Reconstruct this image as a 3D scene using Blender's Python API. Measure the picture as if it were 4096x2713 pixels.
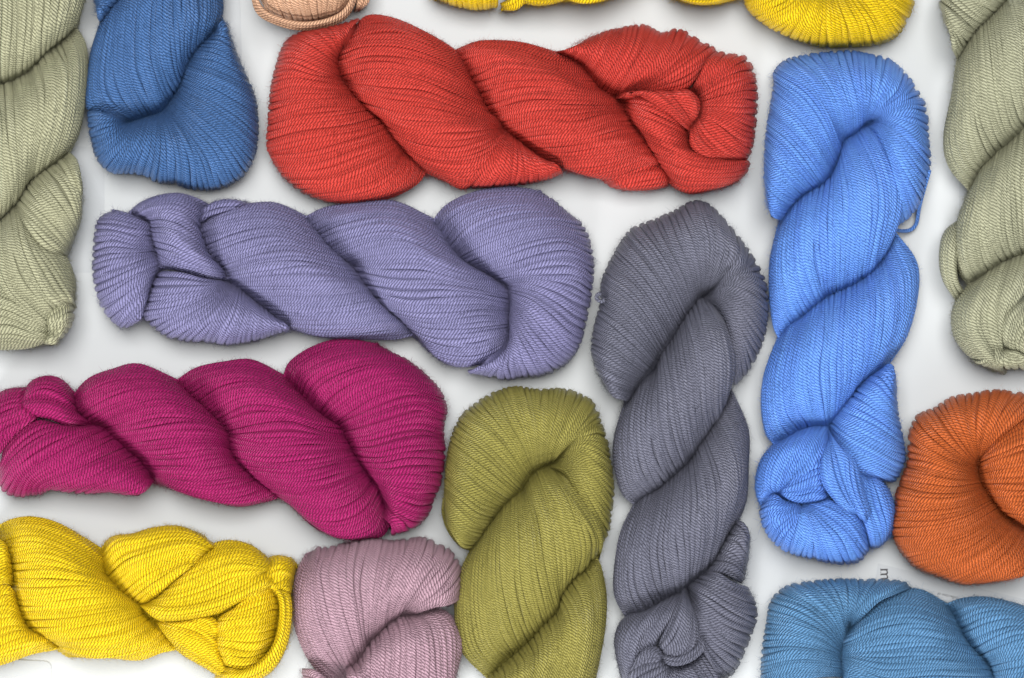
import bpy, math, random
import numpy as np
from mathutils import Vector

# ------------------------------------------------------------------ scene, camera, light
for o in list(bpy.data.objects):
    bpy.data.objects.remove(o)
SC = bpy.context.scene
COL = SC.collection
U = 1e-4                       # one photograph pixel at the reference height = 0.1 mm
HC, ZR = 1.35, 0.022           # camera height, reference height
W, H = 4096.0, 2713.0

cam_d = bpy.data.cameras.new('camera')
cam = bpy.data.objects.new('camera', cam_d)
COL.objects.link(cam)
cam.location = (0, 0, HC)
cam_d.sensor_width = 36.0
cam_d.lens = 36.0 * (HC - ZR) / (W * U)
cam_d.clip_start = 0.05
cam_d.clip_end = 20
cam_d.dof.use_dof = True
cam_d.dof.focus_distance = HC - 0.034
cam_d.dof.aperture_fstop = 11
SC.camera = cam

world = bpy.data.worlds.new('World')
SC.world = world
world.use_nodes = True
bg = world.node_tree.nodes['Background']
bg.inputs[0].default_value = (0.86, 0.93, 1.0, 1)
bg.inputs[1].default_value = 0.32

def area(name, loc, aim, sx, sy, power, col):
    d = bpy.data.lights.new(name, 'AREA')
    d.shape = 'RECTANGLE'; d.size = sx; d.size_y = sy; d.energy = power; d.color = col
    o = bpy.data.objects.new(name, d)
    o.location = loc
    o.rotation_euler = (Vector(aim) - Vector(loc)).to_track_quat('-Z', 'Y').to_euler()
    COL.objects.link(o)
    return o
area('window_light', (-0.7, -2.1, 1.55), (0.0, 0.0, 0.0), 1.5, 0.9, 88.0, (1.0, 0.992, 0.975))
area('ceiling_light', (0.0, 0.4, 2.1), (0.0, 0.0, 0.0), 1.1, 0.9, 60.0, (1.0, 0.985, 0.955))

SC.view_settings.view_transform = 'Standard'
SC.view_settings.look = 'None'
SC.view_settings.exposure = 0.0
SC.view_settings.gamma = 1.0
SC.render.engine = 'CYCLES'

# ------------------------------------------------------------------ helpers
def lin(c):
    return tuple(((v / 255) / 12.92 if v <= 10 else (((v / 255) + 0.055) / 1.055) ** 2.4) for v in c) + (1,)

def to_world(x, y, z):
    """photo pixel + height (px units) -> metres"""
    zz = z * U
    k = (HC - zz) / (HC - ZR)
    return (x - W / 2) * U * k, (H / 2 - y) * U * k, zz

def tag(o, label=None, cat=None, group=None, kind=None):
    if label: o['label'] = label
    if cat: o['category'] = cat
    if group: o['group'] = group
    if kind: o['kind'] = kind

def yarn_material(name, rgb, hue_noise=0.10, sheen=0.2, pale=None):
    m = bpy.data.materials.new(name)
    m.use_nodes = True
    nt = m.node_tree; N = nt.nodes; L = nt.links
    b = N['Principled BSDF']
    uv = N.new('ShaderNodeUVMap'); uv.uv_map = 'UVMap'
    sep = N.new('ShaderNodeSeparateXYZ'); L.new(uv.outputs[0], sep.inputs[0])
    def math_(op, a, bb=None, c=None):
        n = N.new('ShaderNodeMath'); n.operation = op
        for i, v in enumerate((a, bb, c)):
            if v is None: continue
            if isinstance(v, (int, float)): n.inputs[i].default_value = v
            else: L.new(v, n.inputs[i])
        return n.outputs[0]
    u, v = sep.outputs[0], sep.outputs[1]
    ph = math_('MULTIPLY_ADD', v, -4.0, u)
    s = math_('ABSOLUTE', math_('SINE', math_('MULTIPLY', ph, math.pi)))
    ply = math_('POWER', s, 0.6)
    # fibre streaks that follow the ply
    cmb = N.new('ShaderNodeCombineXYZ')
    L.new(math_('MULTIPLY', ph, 9.0), cmb.inputs[0])
    L.new(math_('MULTIPLY_ADD', v, 3.0, math_('MULTIPLY', u, 0.35)), cmb.inputs[1])
    geo = N.new('ShaderNodeObjectInfo')
    L.new(math_('MULTIPLY', geo.outputs['Random'], 40.0), cmb.inputs[2])
    nz = N.new('ShaderNodeTexNoise'); nz.inputs['Scale'].default_value = 1.0; nz.inputs['Detail'].default_value = 2
    L.new(cmb.outputs[0], nz.inputs['Vector'])
    hgt = math_('MULTIPLY_ADD', nz.outputs[0], 0.35, ply)
    bp = N.new('ShaderNodeBump'); bp.inputs['Strength'].default_value = 1.0
    bp.inputs['Distance'].default_value = 10.0 * U
    L.new(hgt, bp.inputs['Height'])
    L.new(bp.outputs[0], b.inputs['Normal'])
    # dye variation: slow along the strand, strand to strand, fine fibre
    tc = N.new('ShaderNodeTexCoord')
    n2 = N.new('ShaderNodeTexNoise'); n2.inputs['Scale'].default_value = 45; n2.inputs['Detail'].default_value = 3
    L.new(tc.outputs['Object'], n2.inputs['Vector'])
    f = math_('MULTIPLY_ADD', math_('SUBTRACT', nz.outputs[0], 0.5), 0.55, 0.0)
    f = math_('MULTIPLY_ADD', math_('SUBTRACT', n2.outputs[0], 0.5), 0.5, f)
    f = math_('MULTIPLY_ADD', math_('SUBTRACT', geo.outputs['Random'], 0.5), 0.7, f)
    f = math_('MULTIPLY_ADD', f, hue_noise * 4, 0.5)
    c = tuple(x * GAIN for x in lin(rgb)[:3]) + (1,)
    dark = tuple(x * 0.80 for x in c[:3]) + (1,)
    if pale is None:
        lite = tuple(min(1, x * 1.12 + 0.012) for x in c[:3]) + (1,)
    else:
        lite = tuple(x * GAIN for x in lin(pale)[:3]) + (1,)
    mx = N.new('ShaderNodeMix'); mx.data_type = 'RGBA'
    L.new(f, mx.inputs[0]); mx.inputs[6].default_value = dark; mx.inputs[7].default_value = lite
    L.new(mx.outputs[2], b.inputs['Base Color'])
    b.inputs['Roughness'].default_value = 0.32
    b.inputs['Specular IOR Level'].default_value = 0.2
    b.inputs['Sheen Weight'].default_value = sheen
    b.inputs['Sheen Roughness'].default_value = 0.32
    b.inputs['Sheen Tint'].default_value = tuple(min(1, 0.12 + 1.0 * x) for x in c[:3]) + (1,)
    return m

# ------------------------------------------------------------------ spline grid of guides
def resample(pts, n):
    """Catmull-Rom (centripetal-ish) through pts, n samples uniform in arc length"""
    p = np.asarray(pts, float)
    if len(p) == 2:
        return p[0] + (p[1] - p[0]) * np.linspace(0, 1, n)[:, None]
    q = np.vstack([2 * p[0] - p[1], p, 2 * p[-1] - p[-2]])
    out = []
    for i in range(1, len(q) - 2):
        t = np.linspace(0, 1, 14, endpoint=False)[:, None]
        a, b, c, d = q[i - 1], q[i], q[i + 1], q[i + 2]
        out.append(0.5 * (2 * b + (c - a) * t + (2 * a - 5 * b + 4 * c - d) * t ** 2 + (3 * b - a - 3 * c + d) * t ** 3))
    out.append(p[-1][None])
    o = np.vstack(out)
    s = np.r_[0, np.cumsum(np.linalg.norm(np.diff(o, axis=0), axis=1))]
    ss = np.linspace(0, s[-1], n)
    return np.c_[np.interp(ss, s, o[:, 0]), np.interp(ss, s, o[:, 1])]

def across(G, t):
    """G: (K,S,2) guides; t: values 0..K-1 -> (len(t),S,2) Catmull-Rom across guides"""
    K = len(G)
    if K == 2:
        return G[0] + (G[1] - G[0]) * t[:, None, None]
    Q = np.concatenate([(2 * G[0] - G[1])[None], G, (2 * G[-1] - G[-2])[None]])
    i = np.clip(np.floor(t).astype(int), 0, K - 2)
    f = (t - i)[:, None, None]
    a, b, c, d = Q[i], Q[i + 1], Q[i + 2], Q[i + 3]
    return 0.5 * (2 * b + (c - a) * f + (2 * a - 5 * b + 4 * c - d) * f ** 2 + (3 * b - a - 3 * c + d) * f ** 3)

def smooth_noise(rng, n, k):
    """n samples of a smooth random curve with about k bumps, range about -1..1"""
    a = rng.uniform(-1, 1, k + 3)
    x = np.linspace(0, k, n)
    i = np.minimum(x.astype(int), k - 1); f = x - i; f = f * f * (3 - 2 * f)
    return a[i] * (1 - f) + a[i + 1] * f

EDGE = {  # width of the fall-off (fraction), how far it falls (0 keeps the top, 1 falls to mid height)
    'r': (0.50, 1.00), 'R': (0.30, 1.00), 'c': (0.45, 1.05), 'C': (0.5, 1.2), 'p': (0.45, 1.2),
    'b': (0.14, 0.22), 'n': (0.05, 0.0), 's': (0.22, 0.45)}

def falloff(x, kind, wk=1.0):
    w, D = EDGE[kind]
    w = min(0.5, w * wk)
    g = np.clip(1 - x / w, 0, 1)
    return 1 - D * (1 - np.sqrt(np.clip(1 - g ** 2.0, 0, 1)))

GAIN = 0.98
ZS = 0.84        # overall thickness
RS = 0.86
RAD = 10.2      # strand radius, photo px
RING = 8

def patch_surface(G, ends, sides, top, mid, tfrac, sarr, rng_l):
    """returns X,Y,Z arrays (T,S) in px for t fractions (0..K-1 scaled) and s 0..1"""
    K, S0, _ = G.shape
    P = across(G, tfrac * (K - 1))                       # (T,S0,2)
    idx = sarr * (S0 - 1)
    i = np.clip(np.floor(idx).astype(int), 0, S0 - 2); f = (idx - i)[None, :, None]
    P = P[:, i] * (1 - f) + P[:, i + 1] * f
    fs = falloff(sarr, ends[0]) * falloff(1 - sarr, ends[1])
    ft = falloff(tfrac, sides[0]) * falloff(1 - tfrac, sides[1])
    Z = mid + (top - mid) * ft[:, None] * fs[None, :]
    lump = rng_l
    Z = Z + (top - mid) * 0.05 * np.sin(tfrac[:, None] * lump[0] + lump[1] + sarr[None, :] * lump[2]) * ft[:, None] * fs[None, :]
    return P[..., 0], P[..., 1], Z

NST = []
class Skein:
    def __init__(self, label, group, rgb, seed, rad=RAD, dz=0, pale=None, sheen=0.2, hue=0.13, pitch=13.0):
        self.rng = np.random.default_rng(seed)
        self.mat = yarn_material('yarn_' + label.split()[0], rgb, hue, sheen, pale)
        self.root = bpy.data.objects.new('yarn_skein', None)
        COL.objects.link(self.root)
        self.root.empty_display_size = 0.02
        tag(self.root, label, 'yarn skein', group)
        self.rad = rad * RS; self.dz = dz; self.pitch = pitch
        self.pending = []; self.pts = []; self.count = 0
        self.surf = []

    def patch(self, frame, guides, ends='cc', sides='rr', top=430, mid=165, name='twist', dens=1.0, jit=1.0, curl=60, tuck=34, rs=1.0):
        rng = self.rng
        fx, fy, k = frame
        gs = []
        for line in guides.strip().splitlines():
            line = line.strip()
            if not line: continue
            gs.append([tuple(map(float, p.split(','))) for p in line.split()])
        G = np.stack([resample([(fx + x / k, fy + y / k) for x, y in g], 41) for g in gs])
        top = (top + self.dz) * ZS; mid = mid * ZS
        rad = self.rad * rs
        lump = (rng.uniform(8, 14), rng.uniform(0, 6), rng.uniform(-3, 3))
        # --- spread the strands evenly over the arch of the bundle
        tt = np.linspace(0, 1, 241)
        ss = np.linspace(0.02, 0.98, 15)
        X, Y, Z = patch_surface(G, ends, sides, top, mid, tt, ss, lump)
        Z = np.maximum(Z, 10)
        d = np.sqrt(np.diff(X, axis=0) ** 2 + np.diff(Y, axis=0) ** 2 + np.diff(Z, axis=0) ** 2)   # (240,15)
        width = d.sum(0)
        wcol = np.sort(width)[int(len(width) * 0.95)]
        n = max(3, int(round(wcol / (2 * rad * 0.94) * dens)))
        cum = np.r_[0, np.cumsum((d / np.maximum(width, 1)).mean(1))]; cum /= cum[-1]
        pos = (np.arange(n) + 0.5) / n
        pos = pos + rng.normal(0, 0.10 / n * jit, n)
        pos = np.clip(np.sort(pos), 0.002, 0.998)
        L = np.median([np.linalg.norm(np.diff(g, axis=0), axis=1).sum() for g in G])
        S = int(np.clip(L / 17, 12, 42))
        a = np.linspace(0, math.pi, S)
        sarr = 0.6 * np.linspace(0, 1, S) + 0.4 * (1 - np.cos(a)) / 2
        tf = np.interp(pos, cum, tt)
        X, Y, Z = patch_surface(G, ends, sides, top, mid, tf, sarr, lump)
        # the outline is where the outer side of a strand is seen: bring the centre lines in by one radius
        for kind, sgn in ((ends[0], 0), (ends[1], 1)):
            if kind in 'rR':
                e = -1 if sgn else 0
                e2 = -3 if sgn else 2
                dx, dy = X[:, e] - X[:, e2], Y[:, e] - Y[:, e2]
                dl = np.maximum(np.hypot(dx, dy), 1e-3)
                w = np.clip(((sarr if sgn else 1 - sarr) - 0.6) / 0.4, 0, 1) ** 2
                X -= (dx / dl)[:, None] * w * rad; Y -= (dy / dl)[:, None] * w * rad
        if sides[0] in 'rR' or sides[1] in 'rR':
            cxm, cym = X[n // 2], Y[n // 2]
            for i in range(n):
                u_ = 2 * tf[i] - 1
                if (u_ < 0 and sides[0] in 'rR') or (u_ > 0 and sides[1] in 'rR'):
                    w = np.clip((abs(u_) - 0.5) / 0.5, 0, 1) ** 2
                    dx, dy = X[i] - cxm, Y[i] - cym
                    dl = np.maximum(np.hypot(dx, dy), 1e-3)
                    X[i] -= dx / dl * rad * w; Y[i] -= dy / dl * rad * w
        # wander sideways between neighbours, ride up and down
        tdx = np.gradient(X, axis=0); tdy = np.gradient(Y, axis=0); tdz = np.gradient(Z, axis=0)
        cap = np.minimum(1, 2.2 * rad / np.maximum(np.sqrt(tdx ** 2 + tdy ** 2 + tdz ** 2), 1e-3))
        tdx *= cap; tdy *= cap; tdz *= cap
        for i in range(n):
            wv = smooth_noise(rng, S, max(2, int(L / 150))) * 0.52 * jit
            X[i] += tdx[i] * wv; Y[i] += tdy[i] * wv; Z[i] += tdz[i] * wv
            Z[i] += (rng.normal(0, 0.15) + smooth_noise(rng, S, 3) * 0.2) * rad * jit
        # slow bunching into groups of strands
        bunch = smooth_noise(rng, n, max(2, n // 6))
        Z += (bunch * 0.26 * rad * jit)[:, None]
        # --- under-curl strands on open sides
        def side_rows(e, inner, cnt):
            rows = []
            ex, ey, ez = X[e], Y[e], Z[e]
            ix = np.interp(0, [0, 1], [0, 1])
            dx = X[inner] - ex; dy = Y[inner] - ey
            dl = np.maximum(np.hypot(dx, dy), 1e-3)
            dx /= dl; dy /= dl
            cw = np.minimum(curl * 1.3, dl * 0.7)
            for j in range(1, cnt + 1):
                al = j / cnt * 1.45
                rows.append((ex + dx * (1 - math.cos(al)) * cw, ey + dy * (1 - math.cos(al)) * cw,
                             ez * (1 - 0.88 * math.sin(al)) + 4))
            return rows
        far = max(1, min(n - 1, n // 4))
        lo = side_rows(0, far, 5) if sides[0] in 'rR' else []
        hi = side_rows(n - 1, n - 1 - far, 5) if sides[1] in 'rR' else []
        rows = lo[::-1] + [(X[i], Y[i], Z[i]) for i in range(n)] + hi
        X = np.array([r[0] for r in rows]); Y = np.array([r[1] for r in rows]); Z = np.array([r[2] for r in rows])
        T = len(rows); nlo = len(lo)
        # --- ends: curl under at an open rim, tuck below the neighbour at a crease
        def end_cols(kind, c0, c1):
            ex, ey, ez = X[:, c0], Y[:, c0], Z[:, c0]
            dx, dy = ex - X[:, c1], ey - Y[:, c1]
            dl = np.maximum(np.hypot(dx, dy), 1e-3); dx /= dl; dy /= dl
            cx, cy, cz = [], [], []
            curl_ = min(curl, L * 0.3); tuck_ = min(tuck, L * 0.13)
            if kind in 'rR':
                off = rng.normal(0, 1.5, T) + smooth_noise(rng, T, max(2, T // 6)) * 5
                for al in (0.35, 0.75, 1.15, 1.5):
                    cx.append(ex + dx * (off - (1 - math.cos(al)) * curl_)); cy.append(ey + dy * (off - (1 - math.cos(al)) * curl_))
                    cz.append(ez * (1 - 0.9 * math.sin(al)) + 4)
            else:
                for q, dn in ((0.35, 0.16), (0.7, 0.36), (1.0, 0.62)):
                    cx.append(ex + dx * tuck_ * q); cy.append(ey + dy * tuck_ * q); cz.append(ez * (1 - dn) + 2)
            return np.stack(cx, 1), np.stack(cy, 1), np.stack(cz, 1)
        a0 = end_cols(ends[0], 0, 2); a1 = end_cols(ends[1], S - 1, S - 3)
        X = np.concatenate([a0[0][:, ::-1], X, a1[0]], 1)
        Y = np.concatenate([a0[1][:, ::-1], Y, a1[1]], 1)
        Z = np.concatenate([a0[2][:, ::-1], Z, a1[2]], 1)
        Z = np.maximum(Z, rad * 0.8)
        nb, nlast = a0[0].shape[1], a1[0].shape[1]
        S2 = X.shape[1]
        # local spacing -> local thickness, so crowded strands squeeze
        P = np.stack([X, Y, Z], -1)
        gap = np.linalg.norm(np.diff(P, axis=0), axis=-1)
        g2 = np.vstack([gap[:1], (gap[:-1] + gap[1:]) / 2, gap[-1:]]) if T > 2 else np.vstack([gap, gap])
        r = np.clip(g2 * 0.67, rad * 0.55, rad * 1.42)
        k3 = np.array([.25, .5, .25])
        r = r * rng.normal(1, 0.05, (T, 1))
        r = np.stack([np.convolve(np.pad(row, 1, 'edge'), k3, 'valid') for row in r])
        # --- to metres
        wx, wy, wz = to_world(X, Y, Z)
        P = np.stack([wx, wy, wz], -1)
        tan = np.gradient(P, axis=1); tan /= np.maximum(np.linalg.norm(tan, axis=-1, keepdims=True), 1e-9)
        acr = np.gradient(P, axis=0)
        nor = np.cross(tan, acr)
        up = np.sign(nor[T // 2, S2 // 2, 2]) or 1.0
        nor *= up
        nl = np.linalg.norm(nor, axis=-1, keepdims=True)
        nor = np.where(nl > 1e-12, nor / np.maximum(nl, 1e-12), np.array([0, 0, 1.0]))
        bi = np.cross(tan, nor)
        bl = np.linalg.norm(bi, axis=-1, keepdims=True); bi = np.where(bl > 1e-6, bi / np.maximum(bl, 1e-6), np.array([1.0, 0, 0]))
        nor = np.cross(bi, tan)
        # --- core body of the bundle, just below the strands
        cs = slice(0, None, 2 if T > 14 else 1)
        Pc = P[cs].copy()
        cen = Pc.reshape(-1, 3).mean(0)
        dcen = cen[:2] - Pc[..., :2]
        dcl = np.maximum(np.linalg.norm(dcen, axis=-1, keepdims=True), 1e-6)
        Pc[..., :2] += dcen / dcl * np.minimum(rad * U * 0.2, dcl * 0.5)
        Pc[..., 2] -= rad * U * 0.05
        Pc[..., 2] = np.maximum(Pc[..., 2], 0.0004)
        Tc = Pc.shape[0]
        # close the body with a lower skin
        Pb = Pc.copy(); Pb[..., 2] = np.minimum(Pc[..., 2] * 0.25, 0.003) + 0.0003
        Pb[..., 0] += (cen[0] - Pb[..., 0]) * 0.4; Pb[..., 1] += (cen[1] - Pb[..., 1]) * 0.4
        verts = np.concatenate([Pc.reshape(-1, 3), Pb.reshape(-1, 3)])
        ii = np.arange(Tc * S2).reshape(Tc, S2)
        q = np.stack([ii[:-1, :-1], ii[1:, :-1], ii[1:, 1:], ii[:-1, 1:]], -1).reshape(-1, 4)
        off = Tc * S2
        qb = q[:, ::-1] + off
        loop = np.concatenate([ii[0, :], ii[1:, -1], ii[-1, -2::-1], ii[-2:0:-1, 0]])
        nx = np.roll(loop, -1)
        qs = np.stack([loop, nx, nx + off, loop + off], -1)
        faces = np.concatenate([q, qb, qs])
        core = self.mesh(name, verts, faces, None)
        core.parent = self.root
        self.surf.append((P, nor, nb, nlast, nlo, n, ends, sides))
        # --- strands
        ang = np.arange(RING) / RING * 2 * math.pi
        ca, sa = np.cos(ang), np.sin(ang)
        V = P[:, :, None, :] + (nor[:, :, None, :] * (0.62 * sa)[None, None, :, None] + bi[:, :, None, :] * ca[None, None, :, None]) * (r * U)[:, :, None, None]
        seg = np.linalg.norm(np.diff(P, axis=1), axis=-1)
        Lr = np.concatenate([np.zeros((T, 1)), np.cumsum(seg, 1)], 1) / (self.pitch * rs * U)
        i2 = np.arange(S2 * RING).reshape(S2, RING)
        a_ = i2[:-1]; b_ = i2[1:]
        F = np.stack([a_, np.roll(a_, -1, 1), np.roll(b_, -1, 1), b_], -1).reshape(-1, 4)
        vv = np.arange(RING) / RING
        for i in range(T):
            ph = rng.uniform(0, 1)
            Li = Lr[i] * rng.uniform(0.88, 1.14) + ph
            uv = np.zeros((S2 - 1, RING, 4, 2))
            uv[..., 0, 0] = Li[:-1, None]; uv[..., 1, 0] = Li[:-1, None]; uv[..., 2, 0] = Li[1:, None]; uv[..., 3, 0] = Li[1:, None]
            uv[..., 0, 1] = vv; uv[..., 3, 1] = vv; uv[..., 1, 1] = vv + 1 / RING; uv[..., 2, 1] = vv + 1 / RING
            xs, ys = X[i], Y[i]
            vis = ((xs > 0) & (xs < W) & (ys > 0) & (ys < H)).mean() * Lr[i][-1]
            under = (i < nlo) or (i >= nlo + n)
            self.pending.append((vis * (0.1 if under else 1.0), core, V[i].reshape(-1, 3), F, uv.reshape(-1, 2)))

    def mesh(self, name, verts, faces, uv):
        me = bpy.data.meshes.new(name)
        nv, nf = len(verts), len(faces)
        me.vertices.add(nv); me.vertices.foreach_set('co', np.ascontiguousarray(verts, np.float32).ravel())
        me.loops.add(nf * 4); me.loops.foreach_set('vertex_index', np.ascontiguousarray(faces, np.int32).ravel())
        me.polygons.add(nf)
        me.polygons.foreach_set('loop_start', np.arange(0, nf * 4, 4, dtype=np.int32))
        me.polygons.foreach_set('loop_total', np.full(nf, 4, np.int32))
        me.polygons.foreach_set('use_smooth', np.ones(nf, bool))
        l = me.uv_layers.new(name='UVMap')
        if uv is not None:
            l.data.foreach_set('uv', np.ascontiguousarray(uv, np.float32).ravel())
        me.materials.append(self.mat)
        me.update(calc_edges=True)
        o = bpy.data.objects.new(name, me)
        COL.objects.link(o)
        return o

    def strand(self, frame, pts, zs, name='loose_strand', label=None):
        """one free strand, pts in frame px, zs heights in px"""
        fx, fy, k = frame
        p = resample([(fx + x / k, fy + y / k) for x, y in pts], 40)
        z = np.interp(np.linspace(0, 1, 40), np.linspace(0, 1, len(zs)), zs)
        wx, wy, wz = to_world(p[:, 0], p[:, 1], z)
        P = np.stack([wx, wy, wz], -1)
        tan = np.gradient(P, axis=0); tan /= np.linalg.norm(tan, axis=1, keepdims=True)
        bi = np.cross(tan, [0, 0, 1.0]); bi /= np.maximum(np.linalg.norm(bi, axis=1, keepdims=True), 1e-6)
        nor = np.cross(bi, tan)
        ang = np.arange(RING) / RING * 2 * math.pi
        V = P[:, None] + (nor[:, None] * np.sin(ang)[None, :, None] + bi[:, None] * np.cos(ang)[None, :, None]) * self.rad * U * 0.95
        S2 = 40
        i2 = np.arange(S2 * RING).reshape(S2, RING); a_ = i2[:-1]; b_ = i2[1:]
        F = np.stack([a_, np.roll(a_, -1, 1), np.roll(b_, -1, 1), b_], -1).reshape(-1, 4)
        Li = np.r_[0, np.cumsum(np.linalg.norm(np.diff(P, axis=0), axis=1))] / (self.pitch * U)
        vv = np.arange(RING) / RING
        uv = np.zeros((S2 - 1, RING, 4, 2))
        uv[..., 0, 0] = Li[:-1, None]; uv[..., 1, 0] = Li[:-1, None]; uv[..., 2, 0] = Li[1:, None]; uv[..., 3, 0] = Li[1:, None]
        uv[..., 0, 1] = vv; uv[..., 3, 1] = vv; uv[..., 1, 1] = vv + 1 / RING; uv[..., 2, 1] = vv + 1 / RING
        o = self.mesh(name, V.reshape(-1, 3), F, uv.reshape(-1, 2))
        o.parent = self.root
        if label: o['label'] = label

    def fuzz(self, density=1.0, length=24):
        """fine loose fibres standing off the strands, one mesh of thin slivers"""
        rng = self.rng
        VV, FF = [], []
        for (P, nor, nb, nlast, nlo, n, ends, sides) in self.surf:
            T, S2, _ = P.shape
            cnt = int(T * S2 * 1.5 * density)
            ti = rng.integers(0, T, cnt); si = rng.integers(1, S2 - 1, cnt)
            p0 = P[ti, si]; nn = nor[ti, si]
            tg = P[ti, si + 1] - P[ti, si - 1]; tg /= np.maximum(np.linalg.norm(tg, axis=1, keepdims=True), 1e-9)
            side = np.cross(tg, nn)
            p0 = p0 + nn * self.rad * U * 0.8 + side * rng.uniform(-.8, .8, (cnt, 1)) * self.rad * U
            ln = rng.uniform(0.4, 1.3, (cnt, 1)) * length * U
            dirn = nn * rng.uniform(0.05, 0.6, (cnt, 1)) + tg * rng.uniform(-1, 1, (cnt, 1)) + side * rng.uniform(-1, 1, (cnt, 1))
            dirn /= np.linalg.norm(dirn, axis=1, keepdims=True)
            bend = rng.normal(0, 0.35, (cnt, 3))
            p1 = p0 + dirn * ln * 0.5
            p2 = p1 + (dirn + bend) * ln * 0.5
            wv = np.cross(dirn, rng.normal(0, 1, (cnt, 3))); wv /= np.maximum(np.linalg.norm(wv, axis=1, keepdims=True), 1e-9)
            wv *= 0.30 * U
            base = sum(len(v) for v in VV)
            v = np.stack([p0 - wv, p0 + wv, p1 + wv, p1 - wv, p2 + wv * .4, p2 - wv * .4], 1)
            v[..., 2] = np.maximum(v[..., 2], 0.0003)
            b0 = base + np.arange(cnt) * 6
            FF.append(np.stack([b0, b0 + 1, b0 + 2, b0 + 3], 1)); FF.append(np.stack([b0 + 3, b0 + 2, b0 + 4, b0 + 5], 1))
            VV.append(v.reshape(-1, 3))
        o = self.mesh('loose_fibres', np.concatenate(VV), np.concatenate(FF), None)
        o.parent = self.root
        tag(o, kind='stuff')

    def finish(self, fuzz=1.0):
        self.pending.sort(key=lambda a: -a[0])
        keep, rest = self.pending[:300], self.pending[300:]
        for vis, core, v, f, uv in keep:
            o = self.mesh('yarn_strand', v, f, uv)
            o.parent = core
        if rest:
            vs, fs, us, b = [], [], [], 0
            for vis, core, v, f, uv in rest:
                vs.append(v); fs.append(f + b); us.append(uv); b += len(v)
            o = self.mesh('yarn_strands', np.concatenate(vs), np.concatenate(fs), np.concatenate(us))
            o.parent = self.root
            tag(o, kind='stuff')
        # move the empty to the foot of the skein, keeping the meshes in place
        c = np.concatenate([s[0].reshape(-1, 3) for s in self.surf]).mean(0)
        loc = Vector((float(c[0]), float(c[1]), 0))
        if fuzz: self.fuzz(fuzz)
        self.root.location = loc
        for ch in self.root.children:
            ch.location = -loc
        NST.append((self.root['label'][:20], len(self.pending)))

# ------------------------------------------------------------------ the skeins
# every guide below is one visible run of yarn: it is laid at its own height on the bundle
GRP = 'twisted skeins of yarn laid on the white table'
FA = (1000, 0, 1.8445); FB = (2000, 0, 1.8445); FC = (300, 700, 1.8445); FD = (1300, 700, 1.8445)
FE = (0, 1280, 2.036); FF_ = (900, 1300, 1.742); FG = (0, 1980, 1.8944); FH = (1100, 2080, 2.4776)
FI = (1700, 1500, 1.2922); FJ = (2300, 780, 1.5376); FK = (2350, 1650, 1.475); FL = (2950, 150, 1.4256)
FM = (2950, 1200, 1.3638); FN = (3496, 0, 1.045); FO = (2996, 1500, 1.2927); FP = (0, 0, 1.082)
FQ = (300, 0, 1.96); FR = (950, 0, 3.947); FS = (1600, 0, 1.1276)

# --- red
s = Skein('red twisted skein lying across the top, its left end under the peach one', GRP, (200, 60, 50), 1)
s.patch(FA, '''
690,330 715,260 750,190 800,140
665,400 620,300 560,230 500,210
650,440 560,350 420,270 330,255
660,520 500,430 330,340 235,340
680,600 480,560 300,520 165,560
760,700 550,690 330,690 135,740
860,800 600,830 350,860 122,930
960,900 750,960 400,1010 115,1080
1050,1010 800,1080 450,1190 165,1200
1110,1080 900,1200 600,1320 260,1330
1130,1130 1020,1280 800,1400 440,1450
1180,1170 1180,1290 1010,1420 650,1500
1310,1270 1230,1370 1050,1460 850,1490
''', 'cr', 'br', name='end_loop', top=410)
s.patch(FA, '''
760,230 860,110 1050,125 1280,225 1500,360 1610,500
700,300 900,215 1150,220 1400,340 1600,500
650,400 850,330 1150,340 1450,450 1640,600
650,520 900,450 1200,480 1500,590 1700,710
700,600 950,590 1250,620 1500,720 1760,830
730,650 1000,720 1300,760 1550,830 1850,900
850,790 1100,860 1400,880 1650,900 1860,930
960,870 1200,970 1500,980 1700,970 1860,950
1050,1000 1250,1080 1500,1110 1700,1060 1880,970
1130,1090 1350,1190 1600,1200 1780,1130 1920,990
1220,1190 1400,1270 1580,1320 1720,1260 1880,1100
1320,1280 1450,1340 1560,1400 1640,1370 1720,1250
''', 'cc', 'rr', top=455)
s.patch(FA, '''
1870,960 1780,1130 1650,1270 1560,1390
1890,980 1850,1150 1780,1290 1700,1390
1930,1000 1940,1150 1920,1290 1880,1380
1990,1050 2040,1180 2060,1290 2040,1365
2080,1130 2150,1210 2180,1290 2170,1340
2190,1190 2250,1220 2290,1260 2320,1290
''', 'cr', 'bb', top=380)
s.patch(FB, '''
-344,370 -200,310 -80,295 150,310 400,385
-330,400 -150,350 100,370 350,440 560,450
-250,510 0,430 250,480 480,540 650,550
-190,620 50,540 350,560 550,620 730,655
-120,730 150,660 450,660 650,690 820,720
-40,850 250,780 500,790 700,790 900,790
60,960 300,900 550,900 750,850 930,840
150,1030 400,1010 650,990 830,940 990,940
260,1110 500,1110 750,1060 950,1030 1060,1020
370,1190 600,1190 850,1150 1020,1100 1120,1120
480,1245 650,1280 850,1250 1050,1170 1180,1190
520,1250 700,1310 880,1340 1050,1290 1200,1235
''', 'cc', 'rr', top=460)
s.patch(FB, '''
800,1300 950,1250 1100,1230 1210,1240
860,1350 1020,1300 1180,1280 1250,1300
960,1400 1080,1405 1200,1390 1265,1340
''', 'bc', 'br', top=250, mid=140)
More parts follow.
